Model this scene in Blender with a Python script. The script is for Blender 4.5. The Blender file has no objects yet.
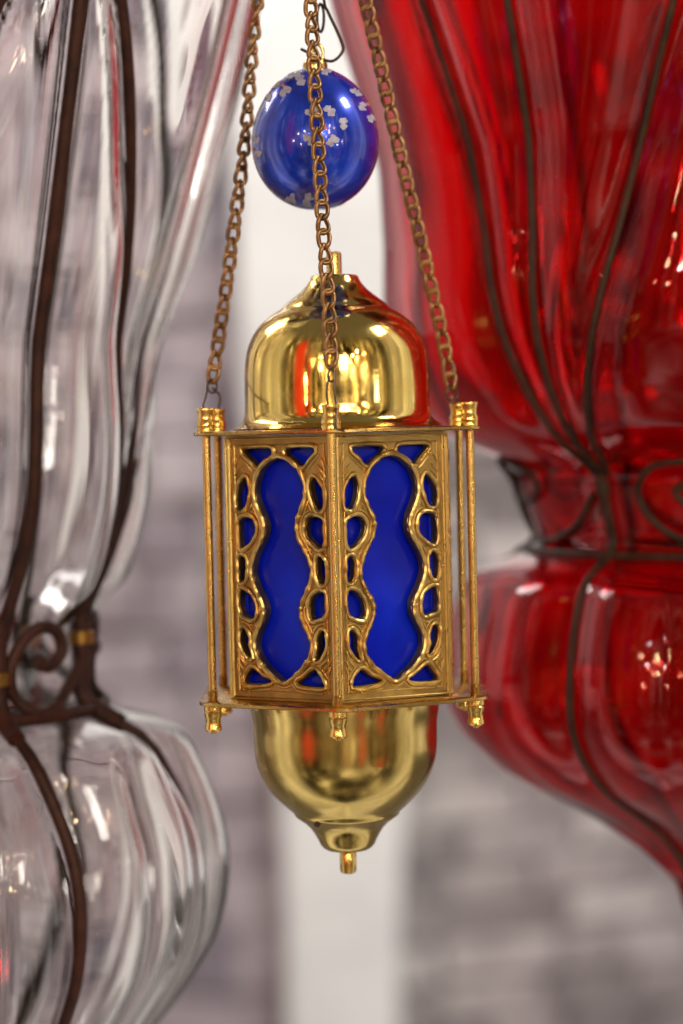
import bpy, bmesh, math, random
import numpy as np
from mathutils import Vector, Matrix

random.seed(7)
rng = np.random.default_rng(7)
PI = math.pi
S = bpy.context.scene
COL = S.collection

# ------------------------------------------------------------------ camera frame (metres)
FOC, SENS, H, W = 85.0, 36.0, 1024, 683
K = SENS / FOC / H                       # tangent per pixel
D = 0.0004 / K                           # focus distance: 0.4 mm per pixel there
PITCH = math.atan(84 * K)                # camera looks down about two degrees
CAM = Vector((0, -D, 0))

def P(px, py, Y):
    """world point on depth plane Y seen at a measured place of the photograph"""
    u, v = (px - 341.5) * K, (512 - py) * K
    y, z = math.cos(PITCH) + v * math.sin(PITCH), v * math.cos(PITCH) - math.sin(PITCH)
    t = (Y + D) / y
    return Vector((u * t, Y, z * t))

# ------------------------------------------------------------------ mesh helpers
class MB:
    def __init__(s):
        s.v, s.f = [], []
    def add(s, vs, fs):
        o = len(s.v)
        s.v += [tuple(p) for p in vs]
        s.f += [tuple(o + i for i in f) for f in fs]
        return s
    def lathe(s, prof, n=64, cx=0, cy=0, caps=True):
        vs, fs = [], []
        for r, z in prof:
            for i in range(n):
                a = 2 * PI * i / n
                vs.append((cx + r * math.sin(a), cy - r * math.cos(a), z))
        for k in range(len(prof) - 1):
            for i in range(n):
                j = (i + 1) % n
                fs.append((k * n + i, k * n + j, (k + 1) * n + j, (k + 1) * n + i))
        if caps:
            fs.append(tuple(range(n - 1, -1, -1)))
            fs.append(tuple((len(prof) - 1) * n + i for i in range(n)))
        return s.add(vs, fs)
    def tube(s, pts, r, n=8, closed=False, caps=True):
        pts = [Vector(p) for p in pts]
        m = len(pts)
        rad = r if hasattr(r, '__len__') else [r] * m
        tang = []
        for i in range(m):
            if closed:
                t = pts[(i + 1) % m] - pts[i - 1]
            else:
                t = pts[min(i + 1, m - 1)] - pts[max(i - 1, 0)]
            tang.append(t.normalized() if t.length > 1e-12 else Vector((0, 0, 1)))
        t0 = tang[0]
        nrm = t0.orthogonal().normalized()
        vs, fs = [], []
        frames = []
        for i in range(m):
            t = tang[i]
            nrm = (nrm - t * nrm.dot(t))
            nrm = nrm.normalized() if nrm.length > 1e-9 else t.orthogonal().normalized()
            frames.append((nrm.copy(), t.cross(nrm)))
        for i in range(m):
            a, b = frames[i]
            for k in range(n):
                q = 2 * PI * k / n
                vs.append(pts[i] + (a * math.cos(q) + b * math.sin(q)) * rad[i])
        off = 0
        if closed:      # find the roll that lines the end ring up with the start
            best = min(range(n), key=lambda o: sum((Vector(vs[(m - 1) * n + k]) - Vector(vs[(k + o) % n])).length for k in range(n)))
            off = best
        for i in range(m if closed else m - 1):
            j = (i + 1) % m
            o = off if (closed and i == m - 1) else 0
            for k in range(n):
                k2 = (k + 1) % n
                fs.append((i * n + k, i * n + k2, j * n + (k2 + o) % n, j * n + (k + o) % n))
        if not closed and caps:
            fs.append(tuple(range(n - 1, -1, -1)))
            fs.append(tuple((m - 1) * n + k for k in range(n)))
        return s.add(vs, fs)
    def build(s, name, mat, parent=None, smooth=35, loc=None):
        me = bpy.data.meshes.new(name)
        me.from_pydata(s.v, [], s.f)
        me.update()
        bm = bmesh.new(); bm.from_mesh(me)
        bmesh.ops.recalc_face_normals(bm, faces=bm.faces)
        bm.to_mesh(me); bm.free()
        return link(name, me, mat, parent, smooth, loc)

def link(name, me, mat, parent=None, smooth=35, loc=None):
    if smooth:
        me.shade_smooth()
        me.set_sharp_from_angle(angle=math.radians(smooth))
    me.materials.clear()
    for m in (mat if isinstance(mat, (list, tuple)) else [mat]):
        me.materials.append(m)
    o = bpy.data.objects.new(name, me)
    COL.objects.link(o)
    if parent: o.parent = parent
    if loc: o.location = loc
    return o

def empty(name, loc, label, cat, group=None):
    o = bpy.data.objects.new(name, None)
    o.empty_display_size = 0.02
    COL.objects.link(o)
    o.location = loc
    return tag(o, label, cat, group)

def tag(o, label, cat, group=None, kind=None):
    o['label'] = label; o['category'] = cat
    if group: o['group'] = group
    if kind: o['kind'] = kind
    return o

def copy_tree(o, parent):
    c = o.copy(); COL.objects.link(c); c.parent = parent
    for ch in list(o.children): copy_tree(ch, c)
    return c

def spline(pts, sub=6, closed=False):
    """Catmull-Rom through the points"""
    p = [Vector(q).to_3d() if len(q) == 2 else Vector(q) for q in pts]
    n = len(p); out = []
    for i in range(n if closed else n - 1):
        if closed:
            a, b, c, d = p[i - 1], p[i], p[(i + 1) % n], p[(i + 2) % n]
        else:
            a, b, c, d = p[max(i - 1, 0)], p[i], p[i + 1], p[min(i + 2, n - 1)]
        for k in range(sub):
            t = k / sub
            out.append(0.5 * ((2 * b) + (c - a) * t + (2 * a - 5 * b + 4 * c - d) * t * t + (3 * b - a - 3 * c + d) * t ** 3))
    if not closed: out.append(p[-1])
    return out

# ------------------------------------------------------------------ materials
def mat(name):
    m = bpy.data.materials.new(name); m.use_nodes = True
    nt = m.node_tree
    return m, nt, nt.nodes['Principled BSDF']

def nd(nt, typ, **kw):
    n = nt.nodes.new(typ)
    for k, v in kw.items():
        if k in n.inputs: n.inputs[k].default_value = v
        else: setattr(n, k, v)
    return n

def ramp(nt, fac, stops):
    r = nt.nodes.new('ShaderNodeValToRGB')
    e = r.color_ramp.elements
    while len(e) < len(stops): e.new(0.5)
    for q, (pos, c) in zip(e, stops):
        q.position = pos; q.color = (*c, 1) if len(c) == 3 else c
    nt.links.new(fac, r.inputs[0])
    return r

def noise(nt, scale, detail=4, rough=.55, vec=None, sx=None):
    n = nd(nt, 'ShaderNodeTexNoise', Scale=scale, Detail=detail, Roughness=rough)
    if vec is None:
        vec = nd(nt, 'ShaderNodeTexCoord').outputs['Object']
    if sx:
        mp = nd(nt, 'ShaderNodeMapping'); mp.inputs['Scale'].default_value = sx
        nt.links.new(vec, mp.inputs[0]); vec = mp.outputs[0]
    nt.links.new(vec, n.inputs['Vector'])
    return n

def bump(nt, b, h, strength, dist):
    n = nd(nt, 'ShaderNodeBump', Strength=strength, Distance=dist)
    nt.links.new(h, n.inputs['Height'])
    nt.links.new(n.outputs[0], b.inputs['Normal'])
    return n

def metal(name, c0, c1, r0, r1, nscale, bstr=0.0, bdist=.0005, bscale=None, lines=0.0):
    m, nt, b = mat(name)
    b.inputs['Metallic'].default_value = 1
    n = noise(nt, nscale, 6, .6)
    nt.links.new(ramp(nt, n.outputs[0], [(.34, c0), (.66, c1)]).outputs[0], b.inputs['Base Color'])
    n2 = noise(nt, nscale * 2.3, 5, .6)
    mr = nd(nt, 'ShaderNodeMapRange'); mr.inputs[1].default_value = .3; mr.inputs[2].default_value = .7
    mr.inputs[3].default_value = r0; mr.inputs[4].default_value = r1
    nt.links.new(n2.outputs[0], mr.inputs[0]); nt.links.new(mr.outputs[0], b.inputs['Roughness'])
    h = None
    if bstr:
        h = noise(nt, bscale or nscale * 6, 5, .6).outputs[0]
    if lines:
        h2 = noise(nt, 1, 3, .6, sx=(14, 14, 1500)).outputs[0]
        if h is not None:
            mx = nd(nt, 'ShaderNodeMath', operation='MULTIPLY_ADD'); mx.inputs[1].default_value = lines
            nt.links.new(h2, mx.inputs[0]); nt.links.new(h, mx.inputs[2]); h = mx.outputs[0]
        else:
            h = h2
    if h is not None: bump(nt, b, h, bstr or lines, bdist)
    return m

M = {}
M['polish'] = metal('polished_brass', (.74, .50, .12), (.86, .62, .19), .05, .20, 42, .12, .0006, 70, .15)
M['spun'] = metal('spun_brass', (.56, .40, .12), (.74, .54, .18), .13, .25, 30, .08, .0004, 45, .22)
M['cast'] = metal('cast_brass', (.27, .17, .052), (.52, .35, .115), .32, .48, 70, .5, .0004, 800)
M['ridge'] = metal('rubbed_contrast_brass', (.46, .295, .09), (.70, .48, .155), .24, .42, 90, .35, .0004, 800)  # rubbed ridges, coloured lighter than the flats so the grooves look shaded
M['rod'] = metal('brass_rod', (.48, .31, .09), (.68, .46, .15), .20, .32, 40, .05, .0001, 300)
M['turned'] = metal('turned_brass', (.66, .43, .11), (.84, .58, .18), .18, .30, 90, .12, .0001, 400)
M['chain'] = metal('copper_chain', (.22, .118, .05), (.42, .24, .10), .32, .5, 120, .2, .0003, 700)
M['wire'] = metal('dark_wire', (.10, .07, .055), (.20, .14, .10), .35, .5, 200)
M['collar'] = metal('tarnished_collar', (.20, .11, .03), (.42, .24, .06), .3, .5, 90, .2, .0004, 400)

def iron(name, c0, c1):
    m, nt, b = mat(name)
    n = noise(nt, 90, 6, .65)
    nt.links.new(ramp(nt, n.outputs[0], [(.35, c0), (.7, c1)]).outputs[0], b.inputs['Base Color'])
    b.inputs['Metallic'].default_value = .1
    b.inputs['Specular IOR Level'].default_value = .3
    b.inputs['Roughness'].default_value = .55
    bump(nt, b, noise(nt, 500, 4).outputs[0], .35, .0006)
    return m
M['iron_brown'] = iron('rusty_iron', (.026, .008, .005), (.075, .024, .013))
M['iron_dark'] = iron('dark_iron', (.030, .014, .009), (.078, .040, .022))

def glass(name, col, wav=.25, rough=0.0, dens=None, ior=1.47):
    m, nt, b = mat(name)
    b.inputs['Base Color'].default_value = (*col, 1)
    b.inputs['Transmission Weight'].default_value = 1
    b.inputs['IOR'].default_value = ior
    b.inputs['Roughness'].default_value = rough
    n = noise(nt, 1, 2, .4, sx=(16, 16, 3))
    bump(nt, b, n.outputs[0], wav, .003)
    if dens:
        v = nd(nt, 'ShaderNodeVolumeAbsorption', Density=dens[1]); v.inputs['Color'].default_value = (*dens[0], 1)
        nt.links.new(v.outputs[0], nt.nodes['Material Output'].inputs['Volume'])
    return m
M['clear'] = glass('clear_glass', (.99, .978, .968), .06)
M['red'] = glass('red_glass', (.72, .024, .046), .08, .015, ior=1.38)

def blue_pane():
    m, nt, b = mat('cobalt_pane')
    n = noise(nt, 22, 3, .5)
    nt.links.new(ramp(nt, n.outputs[0], [(.3, (.002, .008, .44)), (.5, (.003, .016, .62)), (.7, (.006, .032, .82))]).outputs[0], b.inputs['Base Color'])
    b.inputs['Roughness'].default_value = .16
    b.inputs['Specular IOR Level'].default_value = .32
    bump(nt, b, noise(nt, 16, 1).outputs[0], .5, .006)
    tr = nd(nt, 'ShaderNodeBsdfTranslucent'); tr.inputs[0].default_value = (.006, .016, .85, 1)
    mx = nd(nt, 'ShaderNodeMixShader'); mx.inputs[0].default_value = .25
    nt.links.new(b.outputs[0], mx.inputs[1]); nt.links.new(tr.outputs[0], mx.inputs[2])
    nt.links.new(mx.outputs[0], nt.nodes['Material Output'].inputs[0])
    return m
M['pane'] = blue_pane()

def bauble():
    m, nt, b = mat('silvered_blue_glass')
    n = noise(nt, 60, 4, .6)
    nt.links.new(ramp(nt, n.outputs[0], [(.36, (.003, .016, .30)), (.5, (.004, .036, .52)), (.68, (.006, .062, .74))]).outputs[0], b.inputs['Base Color'])
    b.inputs['Metallic'].default_value = .32
    b.inputs['Roughness'].default_value = .24
    b.inputs['Coat Weight'].default_value = 1
    b.inputs['Coat Roughness'].default_value = .03
    return m
M['bauble'] = bauble()

def plain(name, c0, c1, scale, rough=.7, bstr=.2, bdist=.001):
    m, nt, b = mat(name)
    n = noise(nt, scale, 5, .6)
    nt.links.new(ramp(nt, n.outputs[0], [(.35, c0), (.65, c1)]).outputs[0], b.inputs['Base Color'])
    b.inputs['Roughness'].default_value = rough
    if bstr: bump(nt, b, noise(nt, scale * 4, 5).outputs[0], bstr, bdist)
    return m
M['petal'] = plain('pale_enamel', (.30, .29, .40), (.54, .51, .58), 400, .5, 0)
M['orange'] = plain('orange_enamel', (.55, .12, .04), (.7, .2, .06), 400, .5, 0)
M['plaster'] = plain('white_plaster', (.72, .725, .71), (.84, .845, .825), 5, .85, .3, .004)
M['floor'] = plain('stone_floor', (.14, .13, .13), (.24, .22, .21), 3, .6, .3, .003)

def stone(name, stops):
    m, nt, b = mat(name)
    g = nd(nt, 'ShaderNodeNewGeometry')
    r = ramp(nt, g.outputs['Random Per Island'], stops)
    n = noise(nt, 7, 6, .65)
    mx = nd(nt, 'ShaderNodeMix', data_type='RGBA', blend_type='OVERLAY')
    mx.inputs[0].default_value = .8
    nr = ramp(nt, n.outputs[0], [(.34, (.30, .28, .29)), (.66, (.72, .72, .70))])
    nt.links.new(r.outputs[0], mx.inputs[6]); nt.links.new(nr.outputs[0], mx.inputs[7])
    nt.links.new(mx.outputs[2], b.inputs['Base Color'])
    b.inputs['Roughness'].default_value = .85
    bump(nt, b, noise(nt, 30, 5).outputs[0], .5, .008)
    return m
M['lilac_stone'] = stone('lilac_stone', [(0, (.13, .115, .15)), (.11, (.24, .21, .25)), (.2, (.37, .325, .36)), (.6, (.42, .37, .40)), (1, (.46, .42, .45))])
M['brown_stone'] = stone('brown_stone', [(0, (.19, .17, .175)), (.3, (.30, .265, .265)), (.6, (.40, .36, .355)), (1, (.49, .46, .455))])
M['mortar'] = plain('dark_mortar', (.25, .225, .24), (.34, .305, .325), 12, .9, .3, .004)

# ------------------------------------------------------------------ hanging brass lantern
px = 0.0004                               # metres per photo pixel at the lantern's depth
ZB = 873                                  # the lantern's lowest point, local z = 0
def zz(y): return (ZB - y) * px
ROLL = math.radians(1.35)
base = P(348.4, ZB, 0)
lantern = empty('hanging_lantern', base, 'small brass hexagonal lantern with pierced panels over blue glass, hung on three chains', 'lantern')
YAW = 0.0
TWIST = math.radians(-2.4)               # the hand-made box sits a little askew on its plates
lantern.rotation_mode = 'XYZ'
lantern.rotation_euler = (0, -ROLL, YAW)

def prof(l): return [(r * px, zz(y)) for r, y in l]
# dome
d = MB().lathe(prof([(103, 425.8), (105, 424.6), (101, 422.2), (96.5, 419), (93.6, 415), (92.3, 409), (92, 400), (92, 385), (91.8, 372), (91, 360), (89.6, 350), (87, 341),
                     (83, 332), (77.5, 323.5), (70, 316.5), (63, 311.5), (57.5, 308.2), (54.2, 306.4), (52.6, 304.8), (51, 303), (47.8, 300), (43.8, 297),
                     (38.5, 293), (32.5, 288), (28, 283), (25, 278.5), (24, 275.5), (22.5, 273.8), (19, 273)]), 96)
dome = d.build('dome', M['polish'], lantern, 40)
f = MB().lathe(prof([(7.6, 274.5), (7.6, 252.5), (7.0, 250.8), (5.5, 250)]), 24)
f.build('finial', M['turned'], dome, 40)
# cup
c = MB().lathe(prof([(84, 692), (94, 693), (95.5, 695), (95, 703), (94, 710), (92.6, 718), (92.2, 730), (92, 742), (91.2, 752), (89.4, 762), (86, 771.5), (81, 781), (74.5, 790),
                     (67, 797.8), (59.5, 805), (54.4, 809.5), (52.8, 811.8), (52.3, 813.2), (51.4, 814.4), (49.4, 815.8), (47, 817.6), (42.2, 821), (37, 826), (33, 832), (29.6, 838),
                     (27.4, 843), (24.5, 846.5), (20.5, 848.8), (14, 849.6)]), 96)
cup = c.build('cup', M['spun'], lantern, 40)
MB().lathe(prof([(7.8, 848), (7.8, 852), (8.4, 853), (8.2, 869.5), (7.4, 872), (5.8, 873)]), 24).build('finial', M['turned'], cup, 40)
# a small dark vent hole near the ridge of the cup
hb = MB()
aa = math.radians(-36)
for q in (0,):
    c0 = Vector((49.0 * px * math.sin(aa), -49.0 * px * math.cos(aa), zz(815)))
    nrm = Vector((math.sin(aa) * .75, -math.cos(aa) * .75, -.66)).normalized()
    hb.tube([c0 + nrm * .0014, c0 - nrm * .001], .0012, 12)
hb.build('vent_hole', M['iron_dark'], cup, 40)

# hexagonal plates (corners at the rods, the front corner facing the viewer)
def hex_plate(R, r_hole, z0, z1, name, m):
    b = MB(); pts = []
    for k in range(6):
        a = k * PI / 3
        for da in (-.075, -.03, .03, .075):
            rr = R * (1 if abs(da) < .05 else .985)
            pts.append((rr * math.sin(a + da), -rr * math.cos(a + da)))
    n = len(pts)
    rings = [(1 - .012, z0), (1, z0 + .0004), (1, z1 - .0004), (1 - .012, z1)]
    vs = [(x * s, y * s, z) for s, z in rings for x, y in pts]
    fs = []
    for k in range(3):
        for i in range(n):
            j = (i + 1) % n
            fs.append((k * n + i, k * n + j, (k + 1) * n + j, (k + 1) * n + i))
    fs.append(tuple(range(n - 1, -1, -1))); fs.append(tuple(3 * n + i for i in range(n)))
    return b.add(vs, fs).build(name, m, lantern, 30)
RR = 147 * px                              # rods' circle
hex_plate(158 * px, 0, zz(430.4), zz(426.2), 'top_plate', M['rod'])
hex_plate(159 * px, 0, zz(692.6), zz(688.2), 'bottom_plate', M['rod'])

# rods with turned caps and nuts
def make_rod():
    r = MB()
    pr = [(4.1, 430), (4.2, 520), (4.1, 677)]
    r.lathe(prof(pr), 20)
    th = []
    y = 677.0
    while y < 688:
        th += [(4.3, y), (5.5, y + .7), (5.5, y + 1.1), (4.3, y + 1.8)]; y += 2.1
    r.lathe(prof(th), 20)
    rod = r.build('rod', M['rod'], lantern, 40)
    MB().lathe(prof([(6.99, 427), (8.65, 426.6), (8.83, 422.5), (8.28, 421.6), (9.11, 420.8), (9.11, 417.2), (8.10, 415.6), (7.64, 412.6), (7.73, 409.4), (8.56, 406.4), (8.92, 404.8), (8.46, 403.4), (5.52, 403.2), (4.78, 404.4), (0.92, 404.4)]), 28).build('cap', M['turned'], rod, 35)
    MB().lathe(prof([(7.4, 691.8), (8.6, 692.6), (8.8, 697.3), (8.0, 698.4), (8.7, 699.4), (8.6, 703.4), (7.6, 704.8), (7.4, 710.8), (8.2, 713.4), (8.3, 715.8), (7.2, 717.4), (3.4, 717.8), (3, 719.8), (1, 720.2)]), 28).build('nut', M['turned'], rod, 35)
    return rod
rod0 = make_rod()
for k in range(6):
    a = k * PI / 3
    r = rod0 if k == 0 else copy_tree(rod0, lantern)
    if k % 3 == 0: a += TWIST
    RR = (143.5 if k in (2, 3, 4) else 147.5) * px
    r.location = (RR * math.sin(a), -RR * math.cos(a), 0)
    r.rotation_euler = (0, 0, a + .7 * k)

# pierced panels: outline data in 1/5.25 photo pixels, (half offset, depth below the top edge)
U = px / 5.25 * .985
win = [(0, 122), (58, 148), (104, 205), (124, 290), (112, 360), (84, 430), (75, 485), (88, 550), (120, 612), (144, 680), (147, 740), (125, 810), (97, 870), (87, 918),
       (94, 970), (120, 1030), (138, 1085), (132, 1150), (95, 1212), (45, 1262), (0, 1294)]
side_holes = [
    [(202, 70), (120, 66), (34, 72), (30, 98), (70, 128), (116, 170), (160, 128)],
    [(172, 214), (156, 262), (166, 330), (184, 392), (210, 400), (228, 380), (228, 300), (204, 246)],
    [(220, 440), (180, 424), (142, 432), (122, 482), (136, 540), (176, 588), (214, 602), (224, 560), (224, 480)],
    [(224, 646), (200, 634), (182, 662), (180, 700), (190, 760), (208, 784), (226, 770), (228, 700)],
    [(222, 812), (176, 822), (142, 868), (134, 930), (148, 974), (184, 968), (220, 948), (226, 880)],
    [(222, 1026), (196, 1022), (178, 1062), (180, 1120), (164, 1184), (190, 1170), (220, 1104)],
    [(158, 1226), (104, 1268), (52, 1304), (110, 1318), (206, 1318), (218, 1296), (188, 1246)],
]
PH = 1400
HW = 123 * px / 2 - .0003                 # half width of a face
def pan(x, y): return (x * U * (HW / (272 * U)), (PH / 2 - y) * U * (257 * px / (PH * U)))
loops = []
w_l = [pan(x, y) for x, y in win] + [pan(-x, y) for x, y in win[-2:0:-1]]
loops.append([q.to_2d() for q in spline(w_l, 5, True)])
for h in side_holes:
    for sgn in (1, -1):
        mx_, my_ = sum(x for x, y in h) / len(h), sum(y for x, y in h) / len(h)
        h = [(mx_ + (x - mx_) * .84, my_ + (y - my_) * .89) for x, y in h] if sgn == 1 else h
        jit = [(x + rng.normal(0, 2.0), y + rng.normal(0, 2.5)) for x, y in h]
        loops.append([q.to_2d() for q in spline([pan(sgn * x, y) for x, y in jit], 4, True)])
hh = 257 * px / 2
TH = .0032
cu = bpy.data.curves.new('panel_outline', 'CURVE')
cu.dimensions = '2D'; cu.fill_mode = 'BOTH'; cu.extrude = TH / 2
cu.bevel_depth = .0003; cu.bevel_resolution = 1; cu.offset = -.0003
def add_poly(pts):
    sp = cu.splines.new('POLY'); sp.points.add(len(pts) - 1)
    for p_, q in zip(sp.points, pts): p_.co = (q[0], q[1], 0, 1)
    sp.use_cyclic_u = True
e = HW - .0002
add_poly([(-e, -hh), (e, -hh), (e, hh), (-e, hh)])
for l in loops: add_poly(l)
tmp = bpy.data.objects.new('tmp', cu); COL.objects.link(tmp)
bpy.context.view_layer.update()
pm = bpy.data.meshes.new_from_object(tmp.evaluated_get(bpy.context.evaluated_depsgraph_get()))
bpy.data.objects.remove(tmp); bpy.data.curves.remove(cu)
rel = MB()
vs = [tuple(v.co) for v in pm.vertices]; fs = [tuple(p.vertices) for p in pm.polygons]
bpy.data.meshes.remove(pm)
rel.add(vs, fs)
zf = TH / 2 + .0005
NFLAT = len(fs)
def inflate(loop, dd):
    n = len(loop); out = []
    area = sum(loop[i].x * loop[(i + 1) % n].y - loop[(i + 1) % n].x * loop[i].y for i in range(n))
    sg = 1 if area > 0 else -1
    for i in range(n):
        t = (loop[(i + 1) % n] - loop[i - 1]).normalized()
        out.append(loop[i] + Vector((t.y, -t.x)) * dd * sg)
    return out
for i, l in enumerate(loops):
    dd = .0011 if i == 0 else .0010
    q = inflate(l, dd)
    rr = [(.0011 if i == 0 else .00088) * (1 + .15 * math.sin(k * 1.3 + i) + .14 * math.sin(k * .37 + 2 * i) + .08 * math.sin(k * 2.1 + 3 * i)) for k in range(len(q))]
    rel.tube([(p.x, p.y, zf - .00005) for p in q], rr, 8, True)
def inside(p, poly):
    c = False; n = len(poly)
    for i in range(n):
        a_, b_ = poly[i], poly[i - 1]
        if (a_.y > p.y) != (b_.y > p.y) and p.x < (b_.x - a_.x) * (p.y - a_.y) / (b_.y - a_.y) + a_.x: c = not c
    return c
def clear_of(p, k):
    if abs(p.x) > HW - .0034 or abs(p.y) > hh - .0034: return False
    for j, l in enumerate(loops):
        if j != k and (inside(p, l) or min((p - q).length for q in l) < .0021): return False
        if j == k and min((p - q).length for q in l) < .0021: return False
    return True
for i, l in enumerate(loops):
    run = []
    for p in inflate(l, .0026) + [None]:
        if p is not None and clear_of(p, i): run.append((p.x, p.y, zf - .0001)); continue
        if len(run) > 3: rel.tube(run, [.0005 if 0 < k < len(run) - 1 else .00015 for k in range(len(run))], 6)
        run = []
# border beads and the little fans in the corners
for ins, r_ in ((.0011, .0008), (.0037, .00042)):
    x, y = HW - ins, hh - ins
    rel.tube([(-x, -y, zf), (x, -y, zf), (x, y, zf), (-x, y, zf)], r_, 8, True)
for sx in (1, -1):
    for (x0, y0, x1, y1) in ((228, 205, 196, 160), (236, 190, 214, 120), (240, 225, 205, 182), (240, 160, 228, 100)):
        a_, b_ = pan(sx * x0, y0), pan(sx * x1, y1)
        rel.tube(spline([(a_[0], a_[1], zf - .0001), ((a_[0] + b_[0]) / 2 + sx * .0003, (a_[1] + b_[1]) / 2, zf + .0001), (b_[0], b_[1], zf - .0001)], 4), .0004, 6)
    for (x0, y0, x1, y1) in ((232, 1160, 196, 1215), (240, 1180, 208, 1242), (242, 1210, 222, 1268), (238, 1130, 204, 1186)):
        a_, b_ = pan(sx * x0, y0), pan(sx * x1, y1)
        rel.tube(spline([(a_[0], a_[1], zf - .0001), ((a_[0] + b_[0]) / 2 + sx * .0004, (a_[1] + b_[1]) / 2, zf + .0001), (b_[0], b_[1], zf - .0001)], 4), .00045, 6)
panel0 = rel.build('lattice_panel', [M['cast'], M['ridge']], lantern, 40)
for p_ in panel0.data.polygons: p_.material_index = 0 if p_.index < NFLAT else 1
pb = MB()
nx, ny = 2, 2
px0, py0 = HW - .0012, hh - .001
pb.add([(-px0, -py0, -.001), (px0, -py0, -.001), (px0, py0, -.001), (-px0, py0, -.001), (-px0, -py0, .001), (px0, -py0, .001), (px0, py0, .001), (-px0, py0, .001)],
       [(0, 3, 2, 1), (4, 5, 6, 7), (0, 1, 5, 4), (1, 2, 6, 5), (2, 3, 7, 6), (3, 0, 4, 7)])
pane0 = pb.build('glass_pane', M['pane'], lantern, 30)
AP = 123 * px * math.cos(PI / 6)           # apothem of the panel box
zc = zz(559.5)
for k in range(6):
    a = PI / 6 + k * PI / 3 + TWIST
    n = Vector((math.sin(a), -math.cos(a), 0))
    for src, off in ((panel0, -TH / 2), (pane0, -TH - .0028)):
        o = src if k == 0 else copy_tree(src, lantern)
        o.matrix_local = Matrix.Translation(n * (AP + off) + Vector((0, 0, zc))) @ Matrix.Rotation(a, 4, 'Z') @ Matrix.Rotation(PI / 2, 4, 'X')

# chains (three alternate posts to one ring above)
INV = (Matrix.Translation(base) @ Matrix.Rotation(YAW, 4, 'Z') @ Matrix.Rotation(-ROLL, 4, 'Y')).inverted()
def chain(path, seed, twist0, twist1, name='chain'):
    """path: world points, lowest first"""
    rr = random.Random(seed)
    pts = spline(path, 24)
    cum = [0]
    for i in range(1, len(pts)): cum.append(cum[-1] + (pts[i] - pts[i - 1]).length)
    def at(s):
        for i in range(1, len(pts)):
            if cum[i] >= s:
                t = (s - cum[i - 1]) / max(cum[i] - cum[i - 1], 1e-9)
                return pts[i - 1].lerp(pts[i], t), (pts[i] - pts[i - 1]).normalized()
        return pts[-1], (pts[-1] - pts[-2]).normalized()
    pitch = 14.6 * px
    L, Wd, wr = 9.6 * px, 6.1 * px, 2.3 * px
    b = MB(); s = pitch * .5; k = 0
    while s < cum[-1]:
        c_, t = at(s)
        x = Vector((1, 0, 0)); x = (x - t * x.dot(t)).normalized(); y = t.cross(x)
        fr = s / cum[-1]
        ang = twist0 + (twist1 - twist0) * fr + rr.uniform(-.12, .12) + (.34 if k % 2 else -.34)
        ca, sa = math.cos(ang), math.sin(ang)
        u, v = x * ca + y * sa, y * ca - x * sa
        ring = []
        for q in range(20):
            a = 2 * PI * q / 20
            # a twisted oval link, as in curb chain
            lx, lz = Wd * math.cos(a), L * math.sin(a)
            lx *= 1 - .10 * math.cos(2 * a)
            ly = .0016 * math.sin(a) * (1 if math.cos(a) > 0 else -1) * abs(math.cos(a))
            ring.append(c_ + u * (lx * .96) + t * (lz * .93) + v * ly)
        b.tube([INV @ p for p in ring], wr, 8, True)
        s += pitch; k += 1
    return b.build(name, M['chain'], lantern, 60)
HUB = P(296, -290, 0)
def post_top(k, y=404): 
    a = k * PI / 3 + (TWIST if k % 3 == 0 else 0)
    return (INV.inverted()) @ Vector((RR * math.sin(a), -RR * math.cos(a), zz(y)))
f_end = P(331.5, 366, -.056)
cf = chain([f_end, P(328.5, 300, -.050), P(323.5, 232, -.045), P(318.5, 150, -.037), P(314, 70, -.03), P(310.5, 0, -.024), HUB], 1, .1, 1.0)
l_end = P(212, 381, .018)
cl = chain([l_end, P(220, 330, .022), P(231.5, 250, .02), P(245, 140, .016), P(257, 10, .011), HUB], 2, .1, 1.9)
r_end = P(452, 388, .018)
cr = chain([r_end, P(442, 335, .022), P(424, 255, .02), P(398, 145, .016), P(367, 8, .011), HUB], 3, -.2, .3)
hub = MB()
ringp = [INV @ (HUB + Vector((.009 * math.cos(a), .003 * math.cos(a), .009 * math.sin(a) + .006))) for a in [2 * PI * i / 24 for i in range(24)]]
hub.tube(ringp, .0013, 8, True); hub.build('top_ring', M['chain'], lantern, 60)
# wire hangers from the last link to the posts
def hanger(parent, end, legs, loop_r=4.6):
    b = MB()
    cpt = end + Vector((0, 0, -5 * px))
    b.tube([INV @ (cpt + Vector((loop_r * px * math.cos(a), .0012 * math.cos(a), 1.55 * loop_r * px * math.sin(a)))) for a in [2 * PI * i / 20 for i in range(20)]], 1.15 * px, 6, True)
    for lg in legs:
        b.tube([INV @ q for q in spline(lg, 5)], 1.15 * px, 6)
    o = b.build('hanger_wire', M['wire'], lantern, 60)
    o.parent = parent
    return o
kz = Vector((0, 0, 1))
lf, lb = post_top(5), post_top(4)
apexl = l_end + kz * (-7 * px)
hanger(cl, l_end, [[apexl + Vector((-.0018, 0, .003)), (apexl + lf) / 2 + Vector((-.0012, 0, .001)), lf + Vector((-.001, 0, .0005)), lf - kz * .004],
                   [apexl, (apexl + lb) / 2 + Vector((.003, 0, .001)), lb + Vector((.0018, 0, -.0002)), lb + Vector((.0012, 0, -.005))]])
rb, rf = post_top(2), post_top(1)
apexr = r_end + kz * (-9 * px)
hanger(cr, r_end, [[apexr, (apexr + rb) / 2 + Vector((-.002, 0, .001)), rb + Vector((-.0006, 0, .0005)), rb - kz * .004]], 5.6)
ft = post_top(0)
apexf = f_end + kz * (-9 * px)
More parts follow.
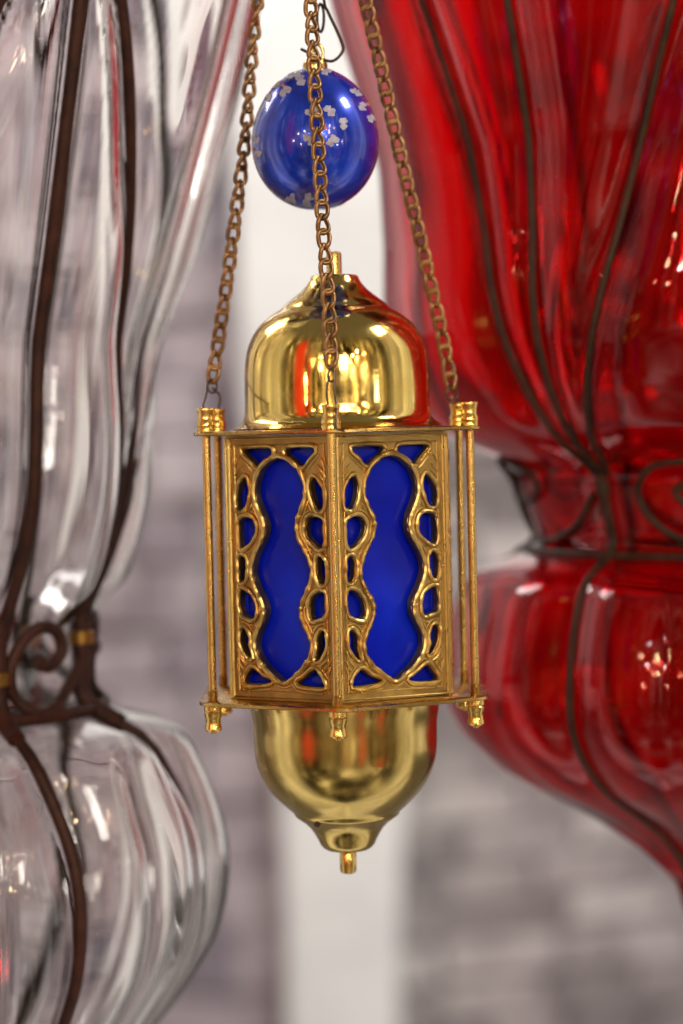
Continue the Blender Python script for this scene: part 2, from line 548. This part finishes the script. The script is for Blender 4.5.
hanger(cf, f_end + kz * (-4 * px), [[apexf + Vector((-.0008, 0, 0)), (apexf + ft) / 2 + Vector((-.0016, 0, 0)), ft + Vector((-.001, -.0005, .001)), ft - kz * .003],
                   [apexf + Vector((.0012, 0, .002)), (apexf + ft) / 2 + Vector((.0014, 0, .0)), ft + Vector((.0022, -.001, 0)), ft + Vector((.0022, -.0042, -.003)), ft + Vector((.0022, -.0042, -.0085)), ft + Vector((.0052, -.0046, -.0095))]], 3.6)

# ------------------------------------------------------------------ blue egg-shaped ornament
EC = P(315.2, 139, 0)
orn = empty('glass_ornament', EC - kz * .0285, 'cobalt blue egg-shaped ornament with pale painted flowers, hooked above the brass dome', 'ornament')
oz = .0285
def egg_r(t):      # t: polar angle from the top; returns (radius, z)
    z = math.cos(t)
    r = math.sin(t) * (1 - .055 * z)
    return 63.2 * px * r, 70.5 * px * z
egg = MB().lathe([(egg_r(PI * i / 60)[0] + 1e-6, oz + egg_r(PI * i / 60)[1]) for i in range(60, -1, -1)], 72)
def on_egg(dx, dy, back=False, lift=.00018):
    """a point on the front of the egg, offsets in photo pixels from its centre"""
    zq = max(-.985, min(.985, -dy / 70.5)); t = math.acos(zq)
    R = egg_r(t)[0]; x = max(-.98 * R, min(.98 * R, dx * px)); y = -math.sqrt(R * R - x * x)
    p = Vector((x, y, zq * 70.5 * px)); n = Vector((p.x / 63 ** 2, p.y / 63 ** 2, p.z / 70.5 ** 2)).normalized()
    p += n * lift
    if back: p = Vector((-p.x, -p.y, p.z))
    return p + Vector((0, 0, oz))
pet, dots = MB(), MB()
def petal(cx, cy, ang, size, back):
    N = 30; vs = []
    jr = rng.uniform(.55, 1.4, N); jr = (jr + np.roll(jr, 1) + np.roll(jr, -1)) / 3
    for fr in (0.0, .5, 1.0):
        for i in range(N):
            a = 2 * PI * i / N
            r = size * (.82 + .24 * abs(math.sin(a)) - .62 * math.exp(-((a if a < PI else a - 2 * PI) / .30) ** 2) - .30 * math.exp(-((a - PI) / .26) ** 2)) * fr * (jr[i] if fr == 1 else 1)
            lx, ly = r * math.cos(a), r * 1.05 * math.sin(a)
            vs.append(on_egg(cx + lx * math.cos(ang) - ly * math.sin(ang), cy + lx * math.sin(ang) + ly * math.cos(ang), back))
    fs = []
    for k in range(2):
        for i in range(N):
            j = (i + 1) % N
            fs.append((k * N + i, k * N + j, (k + 1) * N + j, (k + 1) * N + i))
    pet.add(vs, fs)
def dot(cx, cy, s, back):
    vs = [on_egg(cx, cy, back)] + [on_egg(cx + s * math.cos(2 * PI * i / 10), cy + s * math.sin(2 * PI * i / 10), back) for i in range(10)]
    dots.add(vs, [(0, 1 + i, 1 + (i + 1) % 10) for i in range(10)])
petals = [(14.5, -21, -.9), (28, -8, -.1), (17.5, 9.5, .9), (-3.5, -20, -2.2), (-5, 8, 2.3), (-20, -60, -1.4), (-13.5, -53, -.3), (-29, -41, .9), (-46, -38, 2.6), (-39, -52, -2.0),
          (-58.5, 3, -1.0), (-57.5, 19, 1.0), (40, -43, -1.2), (46.5, -28, .2), (56, -18, .9), (-24, 62, 1.2), (-7, 63, .4), (12, -63, 1.0)]
for bk in (False, True):
    for x_, y_, a_ in petals: petal(x_, y_, a_, 5.6 if abs(x_) < 40 else 4.8, bk)
    for x_, y_ in ((10.5, -3.5), (9, -6), (-31, -48), (52, -32), (-61, 12), (6, -14)): dot(x_, y_, 1.9, bk)
nf0 = len(egg.f); egg.add(pet.v, pet.f); nf1 = len(egg.f); egg.add(dots.v, dots.f)
eo = egg.build('egg', [M['bauble'], M['petal'], M['orange']], orn, 60)
for p_ in eo.data.polygons: p_.material_index = 0 if p_.index < nf0 else 1 if p_.index < nf1 else 2
capo = MB().lathe([(11.5 * px, oz + 66.5 * px), (12.2 * px, oz + 68 * px), (12.2 * px, oz + 74 * px), (11 * px, oz + 76 * px), (7 * px, oz + 77 * px), (1 * px, oz + 77.4 * px)], 28).build('cap', M['turned'], orn, 40)
lp = MB()
lp.tube([Vector((5.6 * px * math.cos(a) + 2.2 * px, 0, oz + 84 * px + 9.5 * px * math.sin(a))) for a in [2 * PI * i / 20 for i in range(20)]], 1.7 * px, 8, True)
lp.build('cap_loop', M['turned'], capo, 60)
IO = Matrix.Translation(orn.location).inverted()
hk = MB()
hk.tube([IO @ P(x, y, Yq) for x, y, Yq in [(q.x, q.y, q.z) for q in spline([(301, 49, -.004), (306, 51.5, -.003), (312, 55, -.001), (320, 58, 0), (328, 61, .001), (334, 60.5, 0), (339.5, 56, 0), (343, 49.5, 0), (341, 41, 0), (335, 27, 0), (328, 12, 0), (324, 0, 0), (323, -40, 0), (310, -200, 0), (297, -284, 0)], 6)]], 1.55 * px, 8)
hk.tube([IO @ P(320.5 + 3.4 * math.cos(a), 18 + 14 * math.sin(a), .004 * math.cos(a)) for a in [2 * PI * i / 20 for i in range(20)]], 1.5 * px, 8, True)
hk.build('hook', M['iron_dark'], orn, 60)

# ------------------------------------------------------------------ blown-glass lamps in wire cages
def smooth_prof(tab, y0, y1, n):
    ys = np.linspace(y0, y1, n)
    t = np.array(tab, float)
    # Catmull-Rom-like interpolation, then a light blur
    r = np.interp(ys, t[:, 0], t[:, 1])
    k = np.exp(-.5 * (np.arange(-6, 7) / 2.2) ** 2); k /= k.sum()
    rp = np.pad(r, 6, mode='edge')
    return ys, np.convolve(rp, k, 'valid')

def wire_lamp(name, label, axis_px, Yd, tab, ytop, ybot, ring_y, posts, armset, arm_spread, y_arm0, y_arm1, wire_r, post_r, scroll, gm, im, cm,
              bulge, bw, tilt, nphi=420, ny=420, wall=.0026, lobes2=0.0, flutes=0.0, crease=.38, arm_pow=.85, sway=0.0, left_arm=1.0):
    sc = px * (Yd + D) / D                               # metres per photo pixel at this depth
    org = P(axis_px, ring_y, Yd)
    yb = ybot
    root = empty(name, org, label, 'lamp')
    root.rotation_euler = (0, tilt, 0)
    Z = lambda y: (ring_y - y) * sc
    ys, R = smooth_prof(tab, ytop, ybot, ny)
    Rm = R * sc
    def rad(y): return float(np.interp(y, ys, Rm))
    # wires: lists of (phi, y)
    wires = []
    for ph in posts:
        w = [(ph + sway * (1 - math.exp(-((y - ring_y + 15) / 95) ** 2)), y) for y in np.linspace(ytop, ybot, 110)]
        wires.append(('rib', w))
    for ph, sg in armset:
        w = []
        for y in np.linspace(y_arm0, y_arm1, 60):
            f_ = (y_arm0 - y) / (y_arm0 - y_arm1)
            w.append((ph + sg * arm_spread * (left_arm if sg < 0 else 1) * (f_ ** arm_pow) + sg * .035 + sway * (1 - math.exp(-((y - ring_y + 15) / 95) ** 2)), y))
        wires.append(('arm', w))
    base_in = 1.0
    def wp(ph, y, dr=0.0):
        r = rad(y) + dr
        return Vector((r * math.sin(ph), -r * math.cos(ph), Z(y)))
    # glass surface: pinched in along the wires, bulging between them
    ph = np.linspace(0, 2 * PI, nphi, endpoint=False)
    gx = Rm[:, None] * np.sin(ph)[None]; gy = -Rm[:, None] * np.cos(ph)[None]
    gz = np.repeat(((ring_y - ys) * sc)[:, None], nphi, 1)
    G = np.stack([gx, gy, gz], -1).reshape(-1, 3)
    dmin = np.full(len(G), 1e9)
    wp_all = np.array([[*wp(a, y)] for _, w in wires for a, y in w])
    for i in range(0, len(wp_all), 60):
        ch = wp_all[i:i + 60]
        dd = np.sqrt(((G[:, None, :] - ch[None]) ** 2).sum(-1)).min(1)
        dmin = np.minimum(dmin, dd)
    ringd = np.abs(gz.reshape(-1))
    pp = np.tile(ph, ny); yy = np.repeat(ys, nphi)
    # blown creases between the ribs of the lower bulb
    dcr = np.full(len(G), 1e9); rflat = np.repeat(Rm, nphi)
    ps = sorted(posts)
    for k_, p0 in enumerate(ps):
        p1 = ps[(k_ + 1) % len(ps)] + (2 * PI if k_ == len(ps) - 1 else 0)
        for q_ in (.36, .70):
            d_ = np.abs((pp - (p0 + sway + (p1 - p0) * q_) + PI) % (2 * PI) - PI) * rflat
            dcr = np.minimum(dcr, d_)
    low_ = np.clip((yy - ring_y - 18) / 60, 0, 1)
    amt = bulge * (1 - np.exp(-(dmin / bw) ** 2))
    amt -= crease * bulge * low_ * np.exp(-(dcr / (bw * .42)) ** 2)
    amt *= np.where(yy < ring_y, np.clip((ring_y - 82 - yy) / 38, 0, 1), 1 - np.exp(-(ringd / .008) ** 2))
    # slow unevenness of blown glass
    pp = np.tile(ph, ny); yy = np.repeat(ys, nphi)
    amt += flutes * np.sin(26 * pp + .8 * np.sin(yy * .006)) * np.clip((ring_y - 60 - yy) / 120, 0, 1)
    amt += lobes2 * (np.sin(5 * pp + yy * .013) * np.sin(yy * .021 + 2 * pp) + .5 * np.sin(11 * pp - yy * .017))
    r_out = np.repeat(Rm, nphi) + amt - wire_r * sc * .6
    r_out = np.maximum(r_out, .0022)
    r_out = r_out.reshape(ny, nphi)
    for _ in range(3):
        r_out = (np.roll(r_out, 1, 1) + np.roll(r_out, -1, 1) + 2 * r_out) / 4
        r2 = r_out.copy(); r2[1:-1] = (r_out[:-2] + r_out[2:] + 2 * r_out[1:-1]) / 4; r_out = r2
    wl = wall * (1 + .25 * np.sin(3 * ph)[None] * np.sin(ys * .011)[:, None])
    r_in = np.maximum(r_out - wl * 1.0, .0006)
    vs, fs = [], []
    for r_ in (r_out, r_in):
        X = r_ * np.sin(ph)[None]; Yv = -r_ * np.cos(ph)[None]
        zq = np.repeat(((ring_y - ys) * sc)[:, None], nphi, 1)
        if r_ is r_in: zq = zq.copy()
        vs.append(np.stack([X, Yv, zq], -1).reshape(-1, 3))
    vs = np.concatenate(vs)
    n1 = ny * nphi
    ii, jj = np.meshgrid(np.arange(ny - 1), np.arange(nphi), indexing='ij')
    j2 = (jj + 1) % nphi
    q = np.stack([ii * nphi + jj, (ii + 1) * nphi + jj, (ii + 1) * nphi + j2, ii * nphi + j2], -1).reshape(-1, 4)
    q_in = q[:, ::-1] + n1
    j = np.arange(nphi); jn = (j + 1) % nphi
    top = np.stack([j, jn, jn + n1, j + n1], -1)
    o_ = (ny - 1) * nphi
    bot = np.stack([o_ + j, o_ + j + n1, o_ + jn + n1, o_ + jn], -1)
    fa = np.concatenate([q, q_in, top, bot])
    me = bpy.data.meshes.new('blown_glass')
    me.from_pydata(vs.tolist(), [], fa.tolist()); me.update()
    bm = bmesh.new(); bm.from_mesh(me); bmesh.ops.recalc_face_normals(bm, faces=bm.faces); bm.to_mesh(me); bm.free()
    link('blown_glass', me, gm, root, 80)
    # the iron cage
    for kind, w in wires:
        r_ = wire_r * sc * (1 if kind == 'rib' else .92)
        pts = [wp(a, y, 0.0) for a, y in w]
        MB().tube(pts, r_, 10).build('rib' if kind == 'rib' else 'arch_wire', im, root, 60)
    rg = rad(ring_y) + wire_r * sc * .5
    MB().tube([Vector((rg * math.sin(a), -rg * math.cos(a), 0)) for a in np.linspace(0, 2 * PI, 72, endpoint=False)], wire_r * sc * 1.05, 10, True).build('waist_ring', im, root, 60)
    for kx, p0 in enumerate(posts):
        y0_, y1_ = scroll['post']
        MB().tube([wp(p0, y, wire_r * sc * .55) for y in np.linspace(y0_, y1_, 10)], post_r * sc, 12).build('post', im, root, 60)
        yc = scroll['collar'][kx % len(scroll['collar'])]
        if yc:
            cpts = [wp(p0, yc + dy, wire_r * sc * .55) for dy in (-7, -6.2, 6.2, 7)]
            MB().tube(cpts, [post_r * sc * 1.1, post_r * sc * 1.38, post_r * sc * 1.38, post_r * sc * 1.1], 14).build('collar', cm, root, 40)
        p1 = posts[(kx + 1) % len(posts)]
        if p1 < p0: p1 += 2 * PI
        pts = []
        for f_, y in scroll['path']:
            fq = 1 - f_ if scroll.get('flip') else f_
            pts.append(wp(p0 + (p1 - p0) * fq, y, wire_r * sc * (.9)))
        pts = spline(pts, 6)
        rr = [wire_r * sc * .95 * (1.25 if i < 4 else 1) for i in range(len(pts))]
        MB().tube(pts, rr, 10).build('scroll', im, root, 60)
    # crown cap above the picture's edge
    MB().lathe([(rad(ytop) + .004, Z(ytop) - .006), (rad(ytop) + .005, Z(ytop) + .004), (rad(ytop) * .6, Z(ytop) + .02), (.012, Z(ytop) + .035), (.004, Z(ytop) + .06)], 48).build('crown_cap', im, root, 40)
    return root

rad_ = math.radians
# clear lamp on the left
clear_tab = [(-420, 150), (-300, 240), (-180, 300), (-60, 308), (0, 300), (100, 277), (200, 251), (268, 233), (348, 209), (391, 205), (423, 204), (470, 200), (505, 194), (562, 177), (595, 163), (625, 154), (650, 149), (690, 147), (708, 152),
             (714, 176), (722, 200), (740, 226), (765, 246), (790, 257), (820, 267), (850, 273), (880, 274), (915, 270), (950, 260), (990, 236), (1024, 211), (1060, 178), (1100, 135), (1140, 92), (1170, 55), (1195, 26), (1215, 12)]
sx_ = lambda x: (math.asin(max(-1, min(1, (x + 61) / 151))) - rad_(31)) / rad_(44)
clear_scroll = {'post': (612, 722), 'collar': [666, 637, 655, 640, 660, 650],
                'path': [(sx_(48), 653), (sx_(58), 660), (sx_(68), 648), (sx_(67), 632), (sx_(60), 623), (sx_(50), 622), (sx_(38), 632), (sx_(29), 650), (sx_(26), 668), (sx_(31), 688), (sx_(44), 703), (sx_(58), 702), (sx_(70), 690), (sx_(79), 672), (sx_(84), 655)]}
cposts = [rad_(a) for a in (31, 75, 151, 211, 271, 331)]
clear_tab = [(y, r - (7 if y < 640 else 15 if y > 760 else 6 if y > 720 else 0) + (24 * (708 - y) / 708 if y < 708 else 0)) for y, r in clear_tab]
carms = []
for k in (1, 3, 5):
    carms += [(cposts[k], 1), (cposts[k], -1)]
wire_lamp('glass_lamp', 'large clear blown-glass lamp in a rusty wire cage, left of the brass lantern', -61, .13, clear_tab, -420, 1215, 708, cposts,
          carms, rad_(60), 640, -120, 6.7, 9.4, clear_scroll, M['clear'], M['iron_brown'], M['collar'], .0150, .0125, rad_(-1.5), lobes2=.0003, sway=rad_(7), left_arm=.76, arm_pow=1.25, flutes=.0009)

# red lamp on the right
red_tab = [(-420, 140), (-320, 240), (-200, 320), (-100, 372), (0, 368), (90, 341), (170, 319), (250, 313), (300, 314), (345, 307), (390, 287), (425, 262), (446, 240), (458, 216), (466, 202), (490, 195), (515, 186), (540, 176), (551, 184),
           (558, 210), (570, 228), (590, 238), (620, 247), (650, 252), (685, 253), (710, 248), (735, 233), (755, 213), (775, 189), (795, 148), (816, 107), (845, 66), (882, 34), (920, 22), (960, 14)]
rposts = [rad_(a) for a in (-108, -40, 22, 83, 143, 200)]
rarms = []
for k in (1, 3, 5):
    rarms += [(rposts[k], 1), (rposts[k], -1)]
red_scroll = {'post': (470, 556), 'collar': [478, 484, 480, 484, 478, 484], 'flip': False,
              'path': [(0.40, 478), (0.34, 486), (0.38, 497), (0.50, 499), (0.60, 488), (0.58, 470), (0.44, 459), (0.27, 462), (0.18, 480), (0.19, 504), (0.30, 526), (0.48, 537), (0.68, 533), (0.85, 515), (0.95, 490)]}
wire_lamp('glass_lamp', 'large red blown-glass lamp in a dark wire cage, right of the brass lantern', 714, .20, red_tab, -420, 960, 548, rposts,
          rarms, rad_(29), 470, -60, 3.7, 4.8, red_scroll, M['red'], M['iron_dark'], M['iron_dark'], .0095, .013, rad_(0), lobes2=.0005, left_arm=.62, crease=.16)

# ------------------------------------------------------------------ the stone wall and plaster pillar behind
YW = 4.2
def stone_wall(name, x0, x1, z0, z1, ch, bl, m, seed, label, slope=0.0, depth=.22):
    rr = random.Random(seed)
    b = MB()
    z = z0; row = 0
    while z < z1:
        h = ch * rr.uniform(.85, 1.15)
        x = x0 - rr.uniform(0, bl)
        while x < x1:
            w = bl * rr.uniform(.6, 1.35)
            xa, xb = max(x, x0), min(x + w, x1)
            g = rr.uniform(.006, .016)
            if xb - xa > .04:
                yf = YW + rr.uniform(-.012, .012)
                xa += g * .5; xb -= g * .5; za, zb = z + g * .6, z + h - g * .4
                e = rr.uniform(.006, .014)
                sh = lambda q: q * slope
                vs = []
                for (yy, ins) in ((YW + .10, 0), (yf + e, 0), (yf, e)):
                    for (qx, qz) in ((xa + ins, za + ins), (xb - ins, za + ins), (xb - ins, zb - ins), (xa + ins, zb - ins)):
                        vs.append((qx + rr.uniform(-.012, .012) * (yy < YW + .09), yy, qz + sh(qx - x0) + rr.uniform(-.012, .012) * (yy < YW + .09)))
                fs = []
                for k in range(2):
                    for i in range(4):
                        j = (i + 1) % 4
                        fs.append((k * 4 + i, k * 4 + j, (k + 1) * 4 + j, (k + 1) * 4 + i))
                fs += [(0, 3, 2, 1), (8, 9, 10, 11)]
                b.add(vs, fs)
            x += w
        z += h; row += 1
    o = b.build(name, m, None, 0)
    tag(o, label, 'wall')
    mb = MB()
    mb.add([(x0, YW + .03, z0), (x1, YW + .03, z0), (x1, YW + .03, z1), (x0, YW + .03, z1), (x0, YW + depth, z0), (x1, YW + depth, z0), (x1, YW + depth, z1), (x0, YW + depth, z1)],
           [(0, 1, 2, 3), (7, 6, 5, 4), (0, 4, 5, 1), (1, 5, 6, 2), (2, 6, 7, 3), (3, 7, 4, 0)])
    mb.build('mortar', M['mortar'], o, 0)
    return o
FL = -1.45
stone_wall('stone_wall', -1.9, -.02, FL, 1.9, .13, .17, M['lilac_stone'], 3, 'blurred pale lilac-grey stone block wall seen left of the white pillar')
stone_wall('stone_wall', -.02, 1.9, FL - .2, 1.9, .085, .20, M['brown_stone'], 5, 'blurred brown-grey coursed stone wall seen right of the white pillar', slope=.10)
pl = MB()
def wx(x, y): return P(x, y, YW - .12).x
prs = []
for (xl, xr, y) in ((286, 398, 1500), (284, 400, 900), (276, 408, 760), (256, 420, 560), (240, 424, 380), (230, 428, 120), (228, 430, -80), (226, 432, -700)):
    prs.append((wx(xl, y), wx(xr, y), P(340, y, YW - .12).z))
prs = [(prs[0][0], prs[0][1], FL)] + prs[1:]
vs, fs = [], []
for xl, xr, z in prs:
    e = .012
    vs += [(xl, YW + .05, z), (xl, YW - .12 + e, z), (xl + e, YW - .12, z), (xr - e, YW - .12, z), (xr, YW - .12 + e, z), (xr, YW + .05, z)]
for k in range(len(prs) - 1):
    for i in range(6):
        j = (i + 1) % 6
        fs.append((k * 6 + i, k * 6 + j, (k + 1) * 6 + j, (k + 1) * 6 + i))
fs += [tuple(range(6)), tuple((len(prs) - 1) * 6 + i for i in range(6))]
tag(pl.add(vs, fs).build('pillar', M['plaster'], None, 40), 'blurred white plastered pillar behind the brass lantern, between the two stone walls', 'pillar')
fl = MB().add([(-6, .5, FL), (6, .5, FL), (6, 6, FL), (-6, 6, FL)], [(0, 1, 2, 3)]).build('floor', M['floor'], None, 0)
fl['kind'] = 'structure'

# ------------------------------------------------------------------ light
def area(name, loc, target, sx, sy, watts, col):
    l = bpy.data.lights.new(name, 'AREA'); l.shape = 'RECTANGLE'; l.size = sx; l.size_y = sy
    l.energy = watts; l.color = col
    o = bpy.data.objects.new(name, l); COL.objects.link(o); o.location = loc
    o.rotation_euler = (Vector(target) - Vector(loc)).to_track_quat('-Z', 'Y').to_euler()
    return o
area('window_lamp', (.86, -.15, 1.02), (0, .05, 0), .26, .26, 7, (1, .97, .95))
area('left_opening', (-1.1, .85, 1.25), (0, .05, 0), .45, .8, 22, (1, .98, .95))
area('front_opening', (.35, -2.2, .55), (0, .1, 0), .3, .4, 11, (1, .95, .88))
area('wall_wash', (-.2, 2.5, 2.3), (-.2, 4.2, .6), 2.4, .6, 77, (1, 1, .985))
area('wall_fill', (.9, 2.6, -1.2), (.5, 4.2, -.65), 1.4, .5, 13, (1, .985, .97))
bulbs = [(.55, -1.5, .55), (.75, -1.6, .45), (.95, -1.35, .62), (.62, -1.75, .25), (1.15, -1.6, .35), (.35, -1.9, .7), (-.55, -1.6, .5), (-.8, -1.4, .35), (-.35, -1.9, .42), (1.3, -1.1, .1),
         (.85, -1.75, .60), (.48, -1.65, .38), (1.0, -1.55, .22), (-.62, -1.75, .30), (-.20, -1.8, .62), (.70, -1.4, .70),
         (-.95, -1.2, .10), (-.70, -1.5, -.05), (-.45, -1.3, .22), (.80, -1.9, .05), (.50, -1.8, -.10), (1.05, -1.25, -.05), (-.30, -1.6, .15), (.15, -1.9, .35)]
for i, p in enumerate(bulbs):
    l = bpy.data.lights.new('warm_bulb', 'POINT'); l.energy = 2.2; l.shadow_soft_size = .017
    l.color = (1, .66, .36) if i % 3 else (1, .92, .84)
    o = bpy.data.objects.new('warm_bulb', l); COL.objects.link(o); o.location = p

# surroundings: a dim bazaar of warm and dark uprights, as the polished metal mirrors it, plus added bright sides and low patches
w = bpy.data.worlds.new('World'); S.world = w; w.use_nodes = True
nt = w.node_tree
bg = nt.nodes['Background']
tc = nd(nt, 'ShaderNodeTexCoord')
sp = nd(nt, 'ShaderNodeSeparateXYZ'); nt.links.new(tc.outputs['Generated'], sp.inputs[0])
def mth(op, *ins):
    n = nd(nt, 'ShaderNodeMath', operation=op)
    for i, q in enumerate(ins):
        if isinstance(q, (int, float)): n.inputs[i].default_value = q
        else: nt.links.new(q, n.inputs[i])
    return n.outputs[0]
def smooth(v, a, b):
    n = nd(nt, 'ShaderNodeMapRange', interpolation_type='SMOOTHSTEP')
    n.inputs[1].default_value = a; n.inputs[2].default_value = b
    nt.links.new(v, n.inputs[0]); return n.outputs[0]
def mixc(f, a, b, blend='MIX'):
    n = nd(nt, 'ShaderNodeMix', data_type='RGBA', blend_type=blend)
    for k, q in ((0, f), (6, a), (7, b)):
        if isinstance(q, tuple): n.inputs[k].default_value = (*q, 1)
        elif isinstance(q, (int, float)): n.inputs[k].default_value = q
        else: nt.links.new(q, n.inputs[k])
    return n.outputs[2]
X, Y, Z = sp.outputs
az = mth('ARCTAN2', X, mth('MULTIPLY', Y, -1.0))          # 0 behind the camera, + to its right
cx = nd(nt, 'ShaderNodeCombineXYZ'); nt.links.new(az, cx.inputs[0]); nt.links.new(Z, cx.inputs[1])
n1 = noise(nt, 1, 4, .65, cx.outputs[0], (8.5, 1.5, 1))
stall = ramp(nt, n1.outputs[0], [(.36, (.008, .006, .004)), (.47, (.035, .024, .013)), (.53, (.22, .155, .085)), (.59, (.75, .62, .42)), (.68, (2.4, 2.2, 1.85))]).outputs[0]
n2 = noise(nt, 1, 2, .5, cx.outputs[0], (4.0, 1.0, 3))
redm = smooth(n2.outputs[0], .63, .68)
stall = mixc(redm, stall, (.75, .05, .025))
redl = mth('MULTIPLY', smooth(mth('ABSOLUTE', mth('ADD', az, .82)), .16, .07), smooth(mth('ABSOLUTE', mth('ADD', Z, -.15)), .55, .3))
stall = mixc(redl, stall, (.95, .06, .03))
side = smooth(mth('ABSOLUTE', az), 1.1, 1.5)
low = noise(nt, 1, 4, .6, tc.outputs['Generated'], (2.6, 2.6, 2.6))
low_patches = ramp(nt, low.outputs[0], [(.36, (.012, .010, .008)), (.47, (.10, .08, .06)), (.56, (.42, .36, .28)), (.64, (1.3, 1.2, 1.05))]).outputs[0]  # invented light and dark patches below, added for the cup to mirror
stall = mixc(smooth(Z, -.28, -.5), stall, low_patches)
n3 = noise(nt, 1, 3, .6, cx.outputs[0], (7, .6, 5))
sidec = ramp(nt, n3.outputs[0], [(.32, (.42, .365, .34)), (.48, (.68, .625, .595)), (.62, (1.3, 1.24, 1.18))]).outputs[0]  # bright side bands, added to whiten the edges of the clear glass
room = mixc(side, stall, sidec)
ceil = smooth(Z, .55, .8)
room = mixc(ceil, room, (.16, .14, .13))
nt.links.new(room, bg.inputs[0])
bg.inputs[1].default_value = 1.0

# ------------------------------------------------------------------ camera
cam = bpy.data.cameras.new('Camera'); co = bpy.data.objects.new('Camera', cam); COL.objects.link(co)
co.location = CAM; co.rotation_euler = (PI / 2 - PITCH, 0, 0)
cam.lens = FOC; cam.sensor_fit = 'VERTICAL'; cam.sensor_height = SENS; cam.sensor_width = SENS
cam.clip_start = .01; cam.clip_end = 100
cam.dof.use_dof = True; cam.dof.focus_distance = D - .045; cam.dof.aperture_fstop = 4.8
cam.dof.aperture_blades = 0
S.camera = co
S.render.resolution_x, S.render.resolution_y = W, H
S.view_settings.view_transform = 'Standard'; S.view_settings.look = 'None'
S.view_settings.exposure = 0; S.view_settings.gamma = 1
cy = S.cycles
S.render.engine = 'CYCLES'
cy.use_denoising = True
cy.max_bounces = 20; cy.transmission_bounces = 16; cy.glossy_bounces = 6; cy.diffuse_bounces = 3; cy.transparent_max_bounces = 12
cy.caustics_reflective = False; cy.caustics_refractive = False
cy.sample_clamp_indirect = 30
